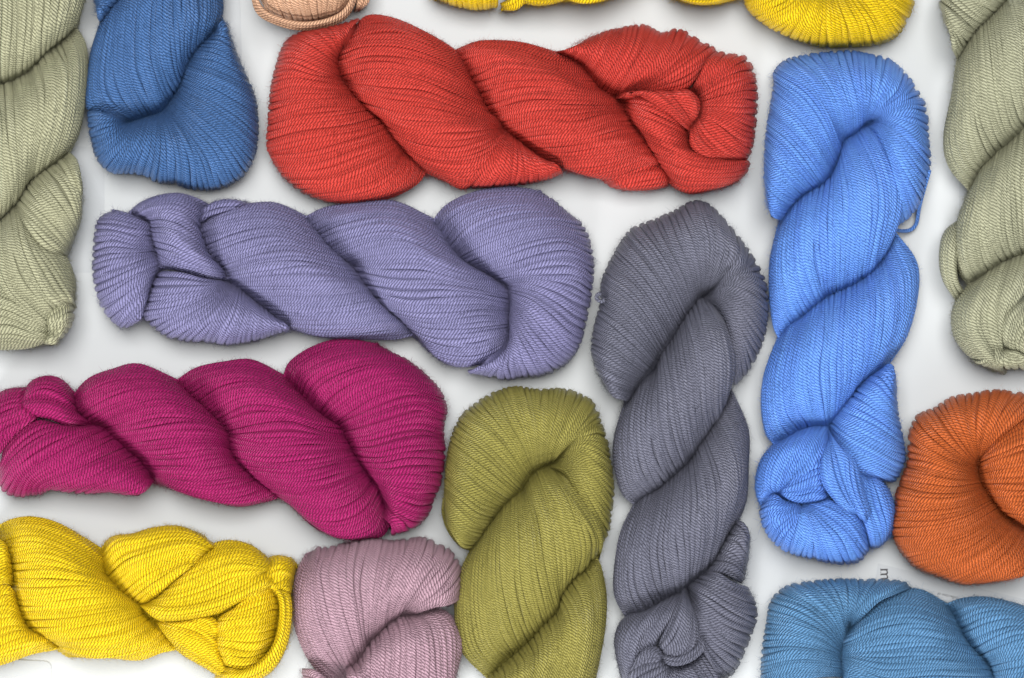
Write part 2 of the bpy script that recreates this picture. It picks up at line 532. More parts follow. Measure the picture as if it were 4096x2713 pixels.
s.patch(FB, '''
430,385 500,365 560,340 600,320
580,450 600,400 640,330 680,265
660,540 720,440 760,330 830,215
740,640 830,500 920,330 960,185
830,680 930,520 1020,350 1080,178
880,700 1000,560 1120,400 1200,235
910,700 1060,590 1220,420 1330,210
930,700 1130,600 1330,440 1480,290
960,690 1200,620 1400,500 1600,370
1000,690 1200,665 1380,640 1520,460
''', 'cr', 'bb', top=410)
s.patch(FB, '''
1420,650 1470,560 1520,450 1600,370
1430,670 1520,560 1620,450 1700,395
1450,690 1580,570 1720,470 1830,430
1465,720 1620,620 1780,560 1890,560
1475,760 1640,720 1800,690 1908,700
1478,800 1640,800 1800,830 1900,860
1478,830 1620,880 1780,980 1885,1020
1470,850 1560,940 1700,1060 1850,1150
1450,870 1500,980 1620,1100 1800,1190
1420,920 1440,1030 1540,1130 1700,1190
1400,980 1410,1080 1490,1150 1620,1185
''', 'sr', 'bb', top=415, name='tucked_end')
s.patch(FB, '''
920,705 1080,715 1270,825 1405,945
940,840 1130,930 1300,990 1420,1060
1000,930 1180,1030 1350,1100 1500,1150
1060,1030 1230,1120 1450,1190 1680,1200 1820,1190
1130,1130 1300,1200 1500,1250 1700,1250 1850,1210
1190,1220 1330,1290 1500,1310 1700,1300 1830,1270
1250,1310 1350,1370 1500,1370 1650,1360 1780,1320
1270,1360 1330,1410 1420,1435 1560,1410 1700,1360
''', 'cr', 'br', top=430, name='tucked_end')
s.patch(FB, '''
900,715 1000,690 1130,760 1280,860 1390,950
950,690 1080,690 1200,760 1320,850 1395,930
1110,680 1200,710 1290,800 1370,880 1400,920
1220,680 1300,740 1370,830 1400,880 1415,905
1330,670 1400,730 1430,800 1430,850 1420,895
1400,670 1455,730 1468,790 1450,850 1425,890
''', 'ss', 'bs', top=450, mid=300, name='tucked_end')
s.finish()

# --- lavender
s = Skein('lavender purple twisted skein lying horizontally between red and magenta', GRP, (135, 132, 175), 2)
s.patch(FC, '''
480,320 420,290 350,265 280,252
545,360 430,330 300,300 190,300
560,440 430,400 280,370 148,360
575,520 430,510 260,470 132,480
585,570 420,590 240,610 122,650
600,610 430,660 260,720 128,770
615,680 450,740 290,830 160,900
590,730 460,830 330,930 210,1010
560,800 480,900 380,1000 290,1105
530,900 500,970 440,1050 360,1130
505,980 490,1020 470,1060 440,1095
''', 'cr', 'rb', name='tucked_end', top=360)
s.patch(FC, '''
1100,785 950,765 800,720 630,705
1120,790 950,800 750,790 570,790
1130,795 950,850 720,890 525,920
1140,800 960,900 750,980 500,1040
1150,810 980,940 780,1050 590,1140
1165,815 1020,980 850,1110 690,1205
1180,820 1070,990 940,1130 840,1230
1200,830 1130,1000 1050,1140 990,1240
1230,850 1210,1000 1160,1140 1120,1262
1290,900 1300,1030 1280,1150 1270,1245
1370,970 1400,1060 1410,1140 1400,1212
1470,1050 1500,1100 1520,1140 1520,1172
1530,1080 1550,1110 1570,1135 1580,1155
''', 'pr', 'bb', top=385)
s.patch(FC, '''
390,275 480,200 620,145 760,130 880,160 945,190
430,290 560,220 720,190 850,230 940,300
500,310 620,260 760,270 860,330 920,400
545,340 660,330 780,370 880,440 960,530
555,400 680,410 800,470 900,540 1010,620
570,470 700,500 830,560 950,620 1080,690
590,540 720,580 860,640 980,690 1110,720
600,590 740,660 880,700 1000,740 1120,760
620,690 760,710 880,740 1000,775 1140,775
''', 'cc', 'rR', top=420)
s.patch(FC, '''
945,240 1050,190 1150,180 1250,200
940,290 1030,240 1120,220 1230,225
935,340 1000,300 1080,270 1180,250
''', 'bb', 'rb', top=290, mid=130)
s.patch(FC, '''
935,330 1080,250 1300,205 1480,205 1690,300
915,390 1100,300 1330,255 1550,290 1740,370
940,460 1150,380 1400,340 1620,380 1800,440
985,560 1200,470 1450,420 1680,470 1870,530
1050,640 1270,560 1520,510 1750,550 1950,600
1110,700 1330,630 1600,600 1830,640 2030,680
1130,760 1400,710 1680,690 1900,720 2090,750
1190,800 1450,790 1750,780 1980,790 2140,820
1260,860 1550,860 1850,860 2080,850 2200,890
1350,930 1650,940 1950,930 2150,900 2260,960
1440,1000 1700,1020 2000,1000 2200,970 2340,1030
1520,1070 1750,1090 2050,1080 2270,1050 2410,1080
1590,1120 1800,1160 2100,1150 2320,1120 2460,1120
1630,1140 1850,1200 2150,1215 2350,1218 2500,1190
''', 'cc', 'rr', top=455)
s.patch(FD, '''
-145,300 0,235 220,200 500,190 770,310
-100,380 60,300 300,250 560,270 830,400
-40,450 130,370 380,320 640,370 900,510
30,530 220,440 480,400 740,480 980,610
100,600 320,510 560,480 820,590 1090,690
170,640 380,580 650,560 900,650 1200,750
210,660 450,650 720,650 980,740 1280,800
240,700 500,740 780,750 1040,800 1330,850
290,790 560,830 840,830 1100,860 1350,910
360,890 620,930 900,920 1120,920 1350,960
440,980 680,1020 950,1010 1150,990 1350,1020
530,1040 740,1100 1000,1090 1200,1070 1360,1080
600,1110 800,1180 1050,1180 1230,1150 1360,1130
660,1170 840,1260 1080,1280 1250,1230 1365,1180
700,1210 850,1340 1060,1370 1230,1320 1370,1230
740,1260 860,1370 990,1420 1180,1390 1370,1270
''', 'cc', 'rr', top=450)
s.patch(FD, '''
790,330 900,210 1100,120 1350,85 1580,115
830,390 950,260 1170,180 1430,160 1700,190
890,480 1020,330 1250,240 1530,220 1810,290
950,560 1110,420 1350,330 1620,300 1890,350
1000,610 1190,510 1430,420 1700,390 1950,450
1080,660 1270,590 1520,500 1760,470 1975,560
1170,710 1350,660 1580,580 1800,560 1990,670
1240,750 1420,710 1640,660 1830,660 1985,760
1290,780 1460,750 1680,740 1850,750 1975,850
1330,800 1520,790 1700,830 1850,900 1960,960
1345,830 1530,860 1700,950 1830,1050 1930,1110
1355,870 1520,940 1660,1060 1790,1190 1890,1250
1360,920 1480,1030 1610,1180 1720,1300 1820,1370
1360,970 1440,1110 1550,1260 1640,1380 1710,1450
1362,1030 1410,1180 1480,1320 1540,1430 1580,1495
1365,1100 1390,1240 1410,1370 1440,1450 1450,1505
1370,1180 1350,1290 1330,1400 1330,1460 1340,1520
1370,1240 1300,1340 1240,1420 1210,1460 1190,1490
1370,1280 1250,1370 1140,1430 1090,1450 1060,1450
''', 'pr', 'Rb', name='end_loop', top=420)
s.finish()

# --- magenta
s = Skein('magenta pink twisted skein at the left edge below the lavender one', GRP, (164, 24, 98), 3)
s.patch(FE, '''
-60,620 20,575 100,550 200,545
-60,700 30,640 110,620 190,610
-60,780 30,720 120,690 200,690
-60,870 30,810 120,770 230,730
-60,960 40,900 140,850 290,790
-60,1040 20,980 100,930 160,900
-60,1160 -10,1090 40,1020 110,960
''', 'nb', 'rb', top=345, name='tucked_end')
s.patch(FE, '''
195,600 260,490 390,450 500,480 605,590
190,630 280,540 400,520 510,570 605,650
180,660 290,600 400,600 520,650 615,730
180,690 300,670 420,680 540,730 660,790
200,710 320,730 440,750 560,790 700,830
290,780 380,790 470,820 560,850 640,870
''', 'bc', 'rb', top=365, name='tucked_end')
s.patch(FE, '''
10,1150 60,1020 170,900 330,830 520,870
-10,1240 60,1100 200,960 380,870 600,870
-10,1340 80,1180 250,1020 450,920 700,870
40,1420 150,1240 320,1100 560,970 790,890
150,1450 230,1280 420,1150 640,1040 880,930
260,1440 290,1330 480,1210 720,1090 960,1000
350,1430 350,1360 540,1270 780,1160 1020,1060
400,1380 500,1350 650,1300 850,1200 1070,1110
520,1400 620,1360 780,1300 950,1210 1130,1150
700,1412 800,1370 930,1310 1060,1240 1190,1220
850,1395 950,1380 1050,1340 1150,1290 1230,1280
1000,1410 1080,1415 1150,1400 1210,1360 1250,1315
''', 'rc', 'sb', top=400)
s.patch(FE, '''
605,590 720,470 900,400 1120,355 1420,480
600,640 750,520 950,450 1200,440 1480,550
610,720 800,590 1020,520 1300,520 1560,630
680,790 880,670 1120,590 1400,600 1640,700
780,840 980,740 1230,670 1480,690 1740,790
850,870 1050,820 1300,760 1560,780 1820,880
900,930 1120,890 1380,850 1640,850 1860,930
980,990 1200,960 1450,930 1700,930 1870,990
1050,1060 1280,1040 1530,1010 1750,1010 1880,1050
1130,1120 1350,1120 1580,1100 1780,1080 1900,1110
1190,1200 1400,1210 1620,1210 1810,1180 1950,1180
1240,1270 1450,1290 1680,1300 1870,1270 2020,1250
1260,1300 1500,1370 1750,1400 1950,1370 2120,1330
1300,1330 1500,1410 1780,1480 2030,1480 2250,1400
1350,1350 1600,1430 1930,1522 2150,1490 2290,1450
''', 'Cc', 'rr', top=455)
s.patch(FF_, '''
-340,375 -200,290 0,250 180,240 400,345
-280,450 -100,340 100,310 300,360 470,440
-200,530 0,420 200,400 400,460 570,540
-120,610 80,500 300,490 500,560 680,640
-50,680 150,590 380,590 600,650 780,700
10,750 250,690 450,680 650,740 830,770
20,780 250,790 480,790 680,800 850,820
30,870 280,890 520,880 720,870 880,870
80,950 320,980 560,970 760,940 910,920
150,1020 380,1060 620,1060 800,1010 950,980
230,1090 450,1140 680,1140 860,1080 980,1020
330,1160 520,1220 720,1220 900,1150 1010,1070
400,1210 560,1290 750,1290 930,1210 1030,1100
470,1255 600,1350 780,1370 960,1290 1060,1130
560,1340 680,1420 850,1445 1000,1380 1090,1230
640,1400 780,1475 920,1485 1050,1440 1120,1300
720,1450 850,1490 1000,1488 1100,1475 1150,1400
''', 'Cc', 'rr', top=455)
s.patch(FF_, '''
405,345 450,250 600,150 800,95 1050,130
480,420 520,320 680,220 880,170 1150,180
560,500 610,390 770,290 980,240 1300,260
640,590 720,470 880,370 1100,310 1420,360
720,650 820,560 980,450 1200,390 1500,450
790,690 900,620 1080,520 1280,470 1545,540
820,730 960,680 1150,610 1350,560 1555,620
850,790 1000,760 1200,700 1380,670 1530,720
880,850 1040,850 1240,800 1400,790 1540,820
920,930 1080,940 1260,900 1420,900 1540,920
970,1000 1120,1020 1280,1000 1420,1010 1525,1030
1020,1060 1150,1100 1290,1110 1410,1120 1500,1140
1060,1110 1170,1180 1280,1210 1370,1230 1460,1220
1100,1180 1180,1260 1260,1300 1330,1320 1430,1310
1130,1250 1180,1320 1240,1360 1290,1400 1340,1400
1110,1330 1140,1380 1160,1420 1170,1450 1180,1470
''', 'cr', 'Rb', name='end_loop', top=430)
s.finish()

# --- yellow, bottom left
s = Skein('golden yellow twisted skein in the bottom left corner', GRP, (246, 208, 18), 4)
s.patch(FG, '''
-80,330 -20,340 30,370 60,430
-80,450 -20,470 40,510 90,540
-80,560 -20,590 50,620 95,650
-80,680 -20,680 50,670 100,690
''', 'nc', 'bb', top=370)
s.patch(FG, '''
-80,720 0,690 60,690 120,760
-80,830 0,800 70,790 140,850
-80,950 10,910 90,900 170,930
-80,1060 30,1010 120,990 220,1020
-80,1180 60,1120 180,1080 300,1060
-80,1240 80,1190 250,1140 400,1110
-80,1320 60,1280 250,1210 450,1170
''', 'nc', 'br', top=350)
s.patch(FG, '''
-20,230 100,175 250,160 450,215 740,390
0,290 150,225 350,240 580,330 775,470
20,350 200,300 400,340 620,450 795,560
60,430 250,400 430,430 630,530 810,610
90,520 270,500 460,530 650,590 840,640
100,620 300,610 500,620 700,650 890,700
110,720 340,720 560,700 760,710 940,750
130,810 380,810 620,780 830,770 1010,800
160,900 420,890 680,860 890,830 1070,840
220,990 460,970 720,930 930,890 1090,870
270,1040 500,1050 760,1010 970,950 1100,900
360,1090 580,1110 820,1090 1020,1020 1130,950
440,1140 640,1170 880,1160 1080,1090 1190,1000
490,1185 680,1230 920,1210 1130,1150 1260,1070
600,1230 800,1228 1060,1255 1230,1200 1340,1180
''', 'cc', 'rr', top=440)
s.patch(FG, '''
765,400 850,310 1000,290 1150,245 1330,232 1470,280
775,470 880,350 1050,320 1250,280 1430,290 1580,360
800,560 920,420 1100,370 1300,330 1470,340 1590,390
840,640 970,520 1150,440 1330,390 1470,390 1560,420
900,710 1030,600 1190,520 1340,460 1450,440 1530,460
960,770 1070,680 1220,590 1340,530 1430,510 1500,500
1040,820 1120,750 1230,670 1330,600 1400,560 1450,540
1090,835 1140,800 1210,740 1290,670 1340,620 1380,600
''', 'cb', 'Rs', top=430)
s.patch(FG, '''
1390,945 1500,925 1600,930 1665,990
1350,965 1480,965 1580,1010 1640,1080
1200,960 1380,1000 1540,1060 1650,1140
1180,980 1350,1050 1530,1130 1680,1260
1210,1010 1360,1110 1540,1210 1720,1340
1260,1070 1390,1170 1560,1280 1740,1390
1320,1150 1420,1230 1570,1320 1730,1420
''', 'cb', 'br', top=340, name='tucked_end')
s.patch(FG, '''
1780,880 1870,780 1980,700 2060,700 2100,730
1680,920 1820,880 1960,830 2060,790 2120,800
1650,980 1800,950 1950,920 2060,890 2115,900
1640,1050 1790,1030 1940,1020 2050,990 2100,990
1640,1110 1780,1120 1920,1130 2020,1110 2075,1090
1660,1190 1780,1210 1880,1220 1970,1200 2030,1180
1700,1270 1790,1300 1860,1300 1930,1280 1990,1240
''', 'sc', 'bb', top=400, name='tucked_end')
s.patch(FG, '''
2060,700 2120,780 2125,950 2080,1130 1990,1250 1850,1330 1740,1310
2100,690 2160,800 2165,960 2120,1150 2020,1290 1860,1370 1700,1370
2150,680 2210,780 2210,960 2170,1160 2060,1340 1880,1430 1700,1420
''', 'bb', 'sr', top=400, name='end_loop')
s.patch(FG, '''
1540,470 1600,380 1740,340 1910,380 2060,500
1400,590 1530,500 1700,430 1880,430 2060,530
1290,690 1450,620 1640,540 1810,500 2040,545
1190,790 1380,740 1560,680 1760,590 2030,570
1130,830 1320,830 1550,780 1780,680 2010,590
1100,850 1250,890 1500,860 1780,770 2030,640
1100,870 1200,930 1420,920 1680,860 1900,740 2050,690
1120,910 1230,965 1420,960 1620,930 1780,870
''', 'sb', 'rR', top=450, mid=185)
s.patch(FG, '''
2010,520 2050,470 2120,455 2210,480 2255,540
1990,600 2050,550 2120,520 2190,550 2240,610
2000,660 2070,630 2130,600 2180,610 2230,660
2050,700 2110,690 2150,670 2190,670 2225,700
2090,730 2130,715 2160,720 2190,740 2215,760
''', 'br', 'rb', top=390, name='end_loop')
s.finish()

# --- mauve
s = Skein('dusty mauve pink skein end at the bottom, between yellow and olive', GRP, (184, 149, 163), 5, rad=10.8)
s.patch(FH, '''
560,1640 330,1400 200,1100 170,850 200,560 290,350
620,1560 430,1350 290,1050 260,800 290,560 350,330
680,1490 520,1250 400,1000 360,780 370,520 420,260
740,1470 620,1200 520,950 470,720 450,500 540,260
800,1400 720,1150 640,900 600,680 600,450 680,225
870,1330 820,1100 770,870 730,650 740,420 800,190
920,1230 900,1050 890,850 870,650 900,420 960,170
960,1180 990,1000 1010,820 1040,620 1080,400 1130,190
1060,1080 1080,940 1120,780 1180,580 1250,380 1300,180
1160,1000 1190,880 1240,740 1320,550 1410,360 1470,160
1240,940 1290,840 1370,700 1460,540 1560,380 1610,220
1270,925 1370,830 1480,700 1600,560 1700,420 1750,300
1290,925 1420,850 1540,760 1660,650 1760,530 1830,430
1310,930 1450,880 1580,820 1680,770 1770,700 1840,600
1360,940 1480,890 1580,860 1680,850 1770,820 1840,780
''', 'cr', 'Rb', top=440, name='end_loop')
s.patch(FH, '''
700,1480 720,1560 740,1640 760,1720
820,1420 850,1500 870,1580 880,1720
930,1250 940,1350 930,1500 930,1720
1060,1110 1080,1250 1070,1450 1050,1720
1170,1010 1210,1150 1200,1400 1180,1720
1260,950 1310,1100 1310,1350 1300,1720
1310,950 1400,1080 1430,1300 1430,1720
1360,940 1480,1020 1540,1250 1560,1720
1420,920 1580,990 1670,1200 1680,1720
1480,900 1660,960 1780,1150 1770,1700
1580,870 1740,930 1840,1130 1870,1270 1760,1700
''', 'cn', 'br', top=425)
s.patch(FH, '''
560,1640 480,1560 380,1500 250,1480
600,1700 500,1650 390,1620 270,1600
640,1780 520,1740 400,1720 290,1700
''', 'cr', 'bb', top=360)
s.finish(1.6)

# --- olive
s = Skein('olive green twisted skein at the bottom centre', GRP, (156, 148, 74), 6, rad=9.2, pitch=12.0)
s.patch(FI, '''
245,895 190,890 140,820 105,740
300,820 220,800 150,740 95,650
360,730 270,700 180,630 97,560
420,660 330,610 220,530 108,430
490,600 400,520 280,420 130,310
520,550 440,440 320,310 180,210
545,510 470,380 370,250 260,140
560,490 510,360 430,220 360,85
580,480 560,350 510,200 460,55
600,470 600,340 590,200 590,70
620,460 640,340 670,200 700,65
650,450 690,340 750,210 800,90
670,440 740,340 820,230 880,150
700,400 770,330 840,270 915,240
720,380 800,320 880,290 935,310
710,400 800,350 880,350 955,400
700,415 790,380 880,420 970,500
690,430 780,410 870,480 978,610
680,440 770,440 860,560 965,720
670,455 760,470 850,640 950,820
660,465 750,500 840,720 915,880
650,475 730,520 820,720 892,930
''', 'cr', 'bb', name='end_loop', top=430)
s.patch(FI, '''
240,900 180,1030 150,1200 180,1420 310,1565
280,850 240,1000 230,1200 270,1400 370,1520
340,770 310,960 310,1170 350,1350 430,1460
400,690 380,900 390,1120 430,1290 490,1420
460,630 460,840 470,1060 510,1230 560,1350
510,600 530,800 550,1010 590,1180 620,1280
530,560 590,760 620,960 650,1110 680,1220
570,510 650,710 690,900 700,1040 700,1150
610,490 700,660 750,830 770,960 750,1070
640,480 740,620 810,770 840,890 820,1010
670,500 770,640 850,770 890,850 890,920
672,490 800,590 890,740 920,850 905,925
''', 'cc', 'rs', top=460)
s.patch(FI, '''
890,935 915,1000 940,1150 930,1330 880,1600
830,1010 870,1080 890,1200 880,1380 830,1640
770,1060 820,1150 840,1270 820,1430 780,1650
710,1130 760,1220 780,1330 760,1480 720,1660
690,1220 710,1300 710,1400 690,1530 650,1670
610,1300 640,1380 640,1470 610,1570 570,1680
530,1390 560,1450 560,1530 530,1610 480,1680
430,1480 460,1530 450,1600 420,1650 380,1700
330,1560 350,1600 340,1640 320,1680 300,1710
''', 'cn', 'Rb', top=420)
s.strand(FI, [(100, 640), (96, 720), (128, 810), (185, 880), (235, 900)], [150, 130, 110, 120, 130])
s.finish()

# --- grey
s = Skein('charcoal grey twisted skein standing upright right of the centre', GRP, (111, 112, 129), 7, rad=10.0)
s.patch(FJ, '''
330,1270 290,1250 240,1230 190,1180
380,1180 300,1150 200,1110 120,1050
430,1120 330,1060 210,980 92,920
480,1060 370,960 240,850 120,770
510,1010 410,880 280,750 150,650
540,950 450,800 320,650 155,530
590,880 500,720 370,550 210,400
640,800 550,630 420,450 270,290
680,740 600,560 480,370 330,210
720,690 650,500 540,310 440,160
750,650 700,460 620,280 550,115
770,620 760,450 710,260 630,75
790,610 810,450 800,260 710,35
810,600 850,450 870,270 790,35
830,590 890,480 940,320 880,110
850,570 930,470 1000,370 960,200
870,550 960,450 1030,410 1050,310
860,560 960,480 1060,430 1110,390
850,575 970,500 1080,480 1165,500
840,590 960,530 1080,540 1190,620
830,600 950,570 1070,620 1190,740
820,615 940,610 1050,710 1170,870
810,625 930,650 1030,800 1130,980
800,635 910,680 1000,880 1060,1100
800,645 900,710 970,920 985,1175
''', 'Cr', 'bb', name='end_loop', top=430)
s.patch(FJ, '''
290,1330 240,1500 235,1650 280,1830 350,1905
350,1250 310,1430 310,1600 350,1760 425,1855
420,1150 390,1350 390,1530 430,1690 500,1810
500,1090 470,1290 480,1470 520,1620 580,1745
530,1000 550,1210 560,1400 600,1560 650,1680
600,900 630,1110 650,1320 680,1490 715,1610
660,790 700,1020 730,1240 750,1410 770,1530
710,710 770,930 800,1150 810,1330 830,1440
760,650 840,860 870,1080 870,1250 880,1380
800,640 890,820 930,1000 930,1150 910,1310
850,660 940,820 985,980 975,1120 950,1200
''', 'Cc', 'rs', top=460)
s.patch(FK, '''
265,560 190,720 155,920 155,1080 215,1205
330,500 270,700 240,880 250,1040 310,1185
420,450 370,650 340,830 360,990 410,1120
490,390 460,600 440,780 460,930 490,1080
560,330 540,540 530,720 550,870 560,1050
610,280 630,480 630,660 630,820 610,1000
650,210 710,420 720,590 710,760 670,950
700,140 780,340 800,510 780,690 730,890
750,60 840,260 865,430 840,600 780,800
800,-30 890,170 920,340 890,510 830,710
860,-130 950,90 950,300 940,500 885,640
''', 'Cc', 'rr', top=455)
s.patch(FK, '''
880,640 910,650 940,690 955,760
840,720 880,730 920,770 950,850
790,800 850,820 900,860 940,920
750,880 820,890 880,920 930,990
700,940 790,950 860,980 920,1010
''', 'cr', 'bb', top=330)
s.patch(FK, '''
700,950 780,960 860,1010 960,1050
640,990 740,1020 850,1080 1000,1140
600,1020 710,1080 840,1160 1003,1230
600,1050 690,1140 810,1240 975,1310
605,1080 670,1190 780,1310 940,1400
610,1110 650,1250 740,1380 900,1490
620,1160 650,1300 720,1430 850,1560
640,1330 690,1420 740,1500 780,1590
''', 'cr', 'bb', top=410, name='tucked_end')
s.patch(FK, '''
300,1190 220,1210 165,1290 158,1400 200,1580
370,1160 280,1230 220,1330 210,1440 250,1600
440,1120 350,1230 290,1340 270,1440 290,1500
510,1080 430,1210 360,1310 320,1400 300,1450
560,1060 500,1200 430,1310 400,1380 380,1410
''', 'cs', 'Rb', top=400, name='tucked_end')
s.patch(FK, '''
560,1060 510,1190 450,1310 420,1380
575,1070 550,1210 500,1330 440,1400
585,1080 590,1220 550,1360 460,1440
595,1090 620,1240 590,1390 480,1460
600,1100 650,1280 640,1400 540,1470
''', 'cs', 'ss', top=440, mid=260, name='tucked_end')
s.patch(FK, '''
460,1490 420,1550 380,1620 340,1700
500,1500 500,1560 490,1640 480,1720
560,1500 590,1560 620,1640 640,1720
630,1470 680,1530 730,1600 770,1690
690,1400 740,1500 800,1600 840,1660
''', 'sn', 'bb', top=360, name='tucked_end')
s.patch(FK, '''
300,1440 350,1390 410,1390 450,1450
270,1490 340,1440 410,1430 440,1470
250,1550 330,1500 400,1480 450,1480
270,1620 350,1570 420,1530 480,1500
300,1700 380,1650 440,1590 490,1520
''', 'bs', 'sb', top=420, mid=240, name='tucked_end')
s.patch(FK, '''
440,1440 520,1450 600,1420 660,1370 650,1310
450,1480 530,1490 620,1460 690,1390 670,1330
''', 'ss', 'ss', top=440, mid=300, name='tucked_end')
s.strand(FJ, [(190, 640), (165, 655), (135, 640), (138, 615), (165, 605)], [300, 280, 270, 280, 300], label=None)
s.finish()

# --- bright blue
s = Skein('bright sky blue twisted skein standing upright at the right', GRP, (98, 143, 248), 8, rad=9.6, pale=(118, 172, 250))
s.patch(FL, '''
250,1040 215,1030 190,1000 170,930
310,960 250,930 190,880 153,800
380,890 300,820 220,740 150,660
460,850 370,740 270,620 160,520
520,800 430,650 310,520 180,400
555,740 470,570 350,400 200,270
580,680 510,490 390,320 200,190
595,600 540,430 440,260 280,120
620,570 590,400 500,220 400,95
660,550 640,390 580,220 510,78
700,520 700,380 670,230 640,70
730,490 750,370 760,240 760,90
750,480 800,370 850,260 870,120
760,475 840,380 920,300 960,200
770,470 880,400 980,350 1050,330
775,465 890,430 1000,410 1085,440
778,470 880,460 990,490 1092,570
775,478 870,490 980,560 1103,710
765,485 855,515 960,640 1090,800
755,492 840,535 940,720 1055,920
745,498 825,550 920,800 1000,1010
738,502 810,560 890,800 915,1085
''', 'cr', 'bb', name='end_loop', top=440)
s.patch(FL, '''
225,1100 185,1280 180,1480 200,1640 228,1715
280,1010 250,1200 250,1380 280,1520 320,1620
360,920 330,1130 330,1320 370,1450 420,1550
450,860 420,1060 420,1250 450,1380 490,1490
520,810 500,1010 500,1200 510,1340 520,1470
570,730 580,940 580,1140 580,1290 570,1450
600,630 650,860 660,1070 650,1240 630,1425
630,580 710,800 730,1000 720,1190 690,1390
680,550 780,760 810,960 790,1130 750,1350
720,510 840,720 880,900 860,1070 800,1290
750,500 880,680 940,860 930,1010 860,1210
''', 'cc', 'rs', top=460)
s.patch(FM, '''
215,215 145,400 125,560 145,720 185,785
290,140 230,340 210,500 230,640 290,725
370,80 320,290 300,450 320,580 380,690
440,20 400,240 380,410 400,540 450,685
500,-20 490,190 470,370 480,510 495,680
580,-60 570,150 560,330 560,460 540,630
660,-100 660,90 650,280 640,400 600,550
730,-150 740,40 730,220 710,350 660,460
790,-210 820,-20 810,160 780,290 730,410
830,-280 890,-100 890,80 850,230 790,370
870,-370 980,-210 985,-30 930,180 835,330
''', 'cc', 'rr', top=455)
s.patch(FM, '''
800,370 830,360 850,400 865,450
720,420 770,430 820,480 870,560
640,500 710,530 790,590 890,680
580,570 670,620 780,680 910,770
520,640 640,710 770,780 922,850
510,690 620,790 760,860 905,920
520,740 610,850 740,930 860,990
540,780 600,880 690,950 740,980
545,800 590,900 650,970 690,1010
''', 'cr', 'bb', top=400)
s.patch(FM, '''
200,790 135,860 100,960 100,1060 125,1130
280,750 200,840 160,940 160,1030 190,1060
360,710 290,830 240,940 220,1020 230,1055
440,690 370,810 310,920 260,1000 240,1050
490,700 430,800 380,900 320,960 270,1010
495,725 470,810 435,890 395,950 340,1000
''', 'cs', 'Rb', top=400, name='tucked_end')
s.patch(FM, '''
280,1000 340,940 410,890 460,850
250,1030 330,1000 400,970 465,950
240,1060 330,1060 410,1040 480,1050
280,1090 340,1105 410,1100 490,1080
''', 'ss', 'bs', top=415, mid=260, name='tucked_end')
s.patch(FM, '''
690,940 630,980 620,1060 650,1140 700,1250 730,1360
700,950 700,1030 720,1120 760,1230 780,1355
730,960 770,1040 800,1130 820,1220 810,1320
780,970 830,1040 860,1120 850,1200 830,1280
''', 'sr', 'sr', top=370, name='tucked_end')
s.patch(FM, '''
330,1110 260,1100 200,1060 130,1090
340,1115 270,1130 190,1130 118,1170
345,1120 280,1170 210,1210 150,1270
350,1125 310,1210 260,1290 230,1360
352,1125 350,1220 350,1320 330,1398
355,1120 390,1220 430,1320 450,1430
360,1115 430,1200 520,1310 580,1447
365,1110 460,1180 580,1280 670,1430
380,1110 480,1140 600,1220 715,1370
430,1110 520,1120 620,1170 715,1290
490,1085 560,1120 640,1160 700,1220
''', 'sr', 'sb', top=420, name='tucked_end')
s.patch(FM, '''
480,790 455,880 460,990 520,1080 590,1150
495,760 500,890 530,1000 590,1100 640,1160
510,740 560,860 590,980 620,1080 660,1170
530,780 600,860 610,960 640,1080 690,1190
540,790 635,865 665,950 690,1060 725,1160
''', 'cb', 'ss', top=455, mid=280, name='tucked_end')
s.strand(FL, [(1095, 760), (1060, 880), (1035, 980), (1020, 1060), (985, 1098), (930, 1104), (890, 1090)], [200, 170, 130, 60, 40, 60, 120])
s.finish()

# --- sage green, right edge
s = Skein('pale sage green twisted skein at the right edge, beside bright blue', GRP, (170, 170, 142), 9, rad=10.6)
s.patch(FN, '''
345,250 328,200 325,150 300,100
380,190 350,150 320,110 285,50
430,120 380,90 330,50 270,-10
500,55 440,20 380,-30 300,-90
560,-10 500,-50 440,-100 360,-160
''', 'cr', 'bn', top=390)
s.patch(FN, '''
345,260 325,400 290,580 310,700 390,800
380,200 380,380 370,540 400,650 440,710
430,130 440,310 450,470 490,590 510,630
490,70 510,250 530,410 560,520 590,565
550,10 580,190 600,350 630,460 650,500
610,-60 650,120 680,280 700,400 710,450
680,-100 720,80 750,240 760,350 770,400
''', 'cc', 'rb', top=440)
s.patch(FN, '''
350,920 290,970 270,1070 285,1170 340,1260
360,930 320,1000 305,1090 320,1180 355,1245
370,950 350,1020 340,1100 350,1170 375,1215
''', 'cc', 'rb', top=320)
s.patch(FN, '''
400,800 350,920 330,1040 350,1140 390,1190
450,710 420,860 400,990 420,1090 450,1150
520,640 490,800 480,940 500,1040 530,1100
590,580 560,740 560,880 570,980 600,1070
660,520 640,680 640,830 650,950 670,1040
730,470 720,640 720,800 730,920 740,1010
''', 'cc', 'Rb', top=435)
s.patch(FN, '''
400,1190 330,1280 325,1390 380,1480 470,1535
460,1150 400,1260 390,1370 440,1460 520,1540
520,1110 470,1230 450,1340 480,1430 530,1500
580,1080 550,1180 520,1290 520,1390 535,1480
640,1065 610,1160 570,1250 540,1340 540,1440
700,1050 680,1130 640,1200 600,1260 560,1330
''', 'cs', 'Rb', top=400, name='tucked_end')
s.patch(FN, '''
620,1240 560,1290 530,1350 530,1400 540,1440
680,1250 600,1320 570,1380 565,1420 570,1460
740,1280 660,1350 620,1400 605,1440 610,1475
800,1330 730,1390 690,1430 680,1460 680,1500
''', 'cs', 'sb', top=415, name='tucked_end')
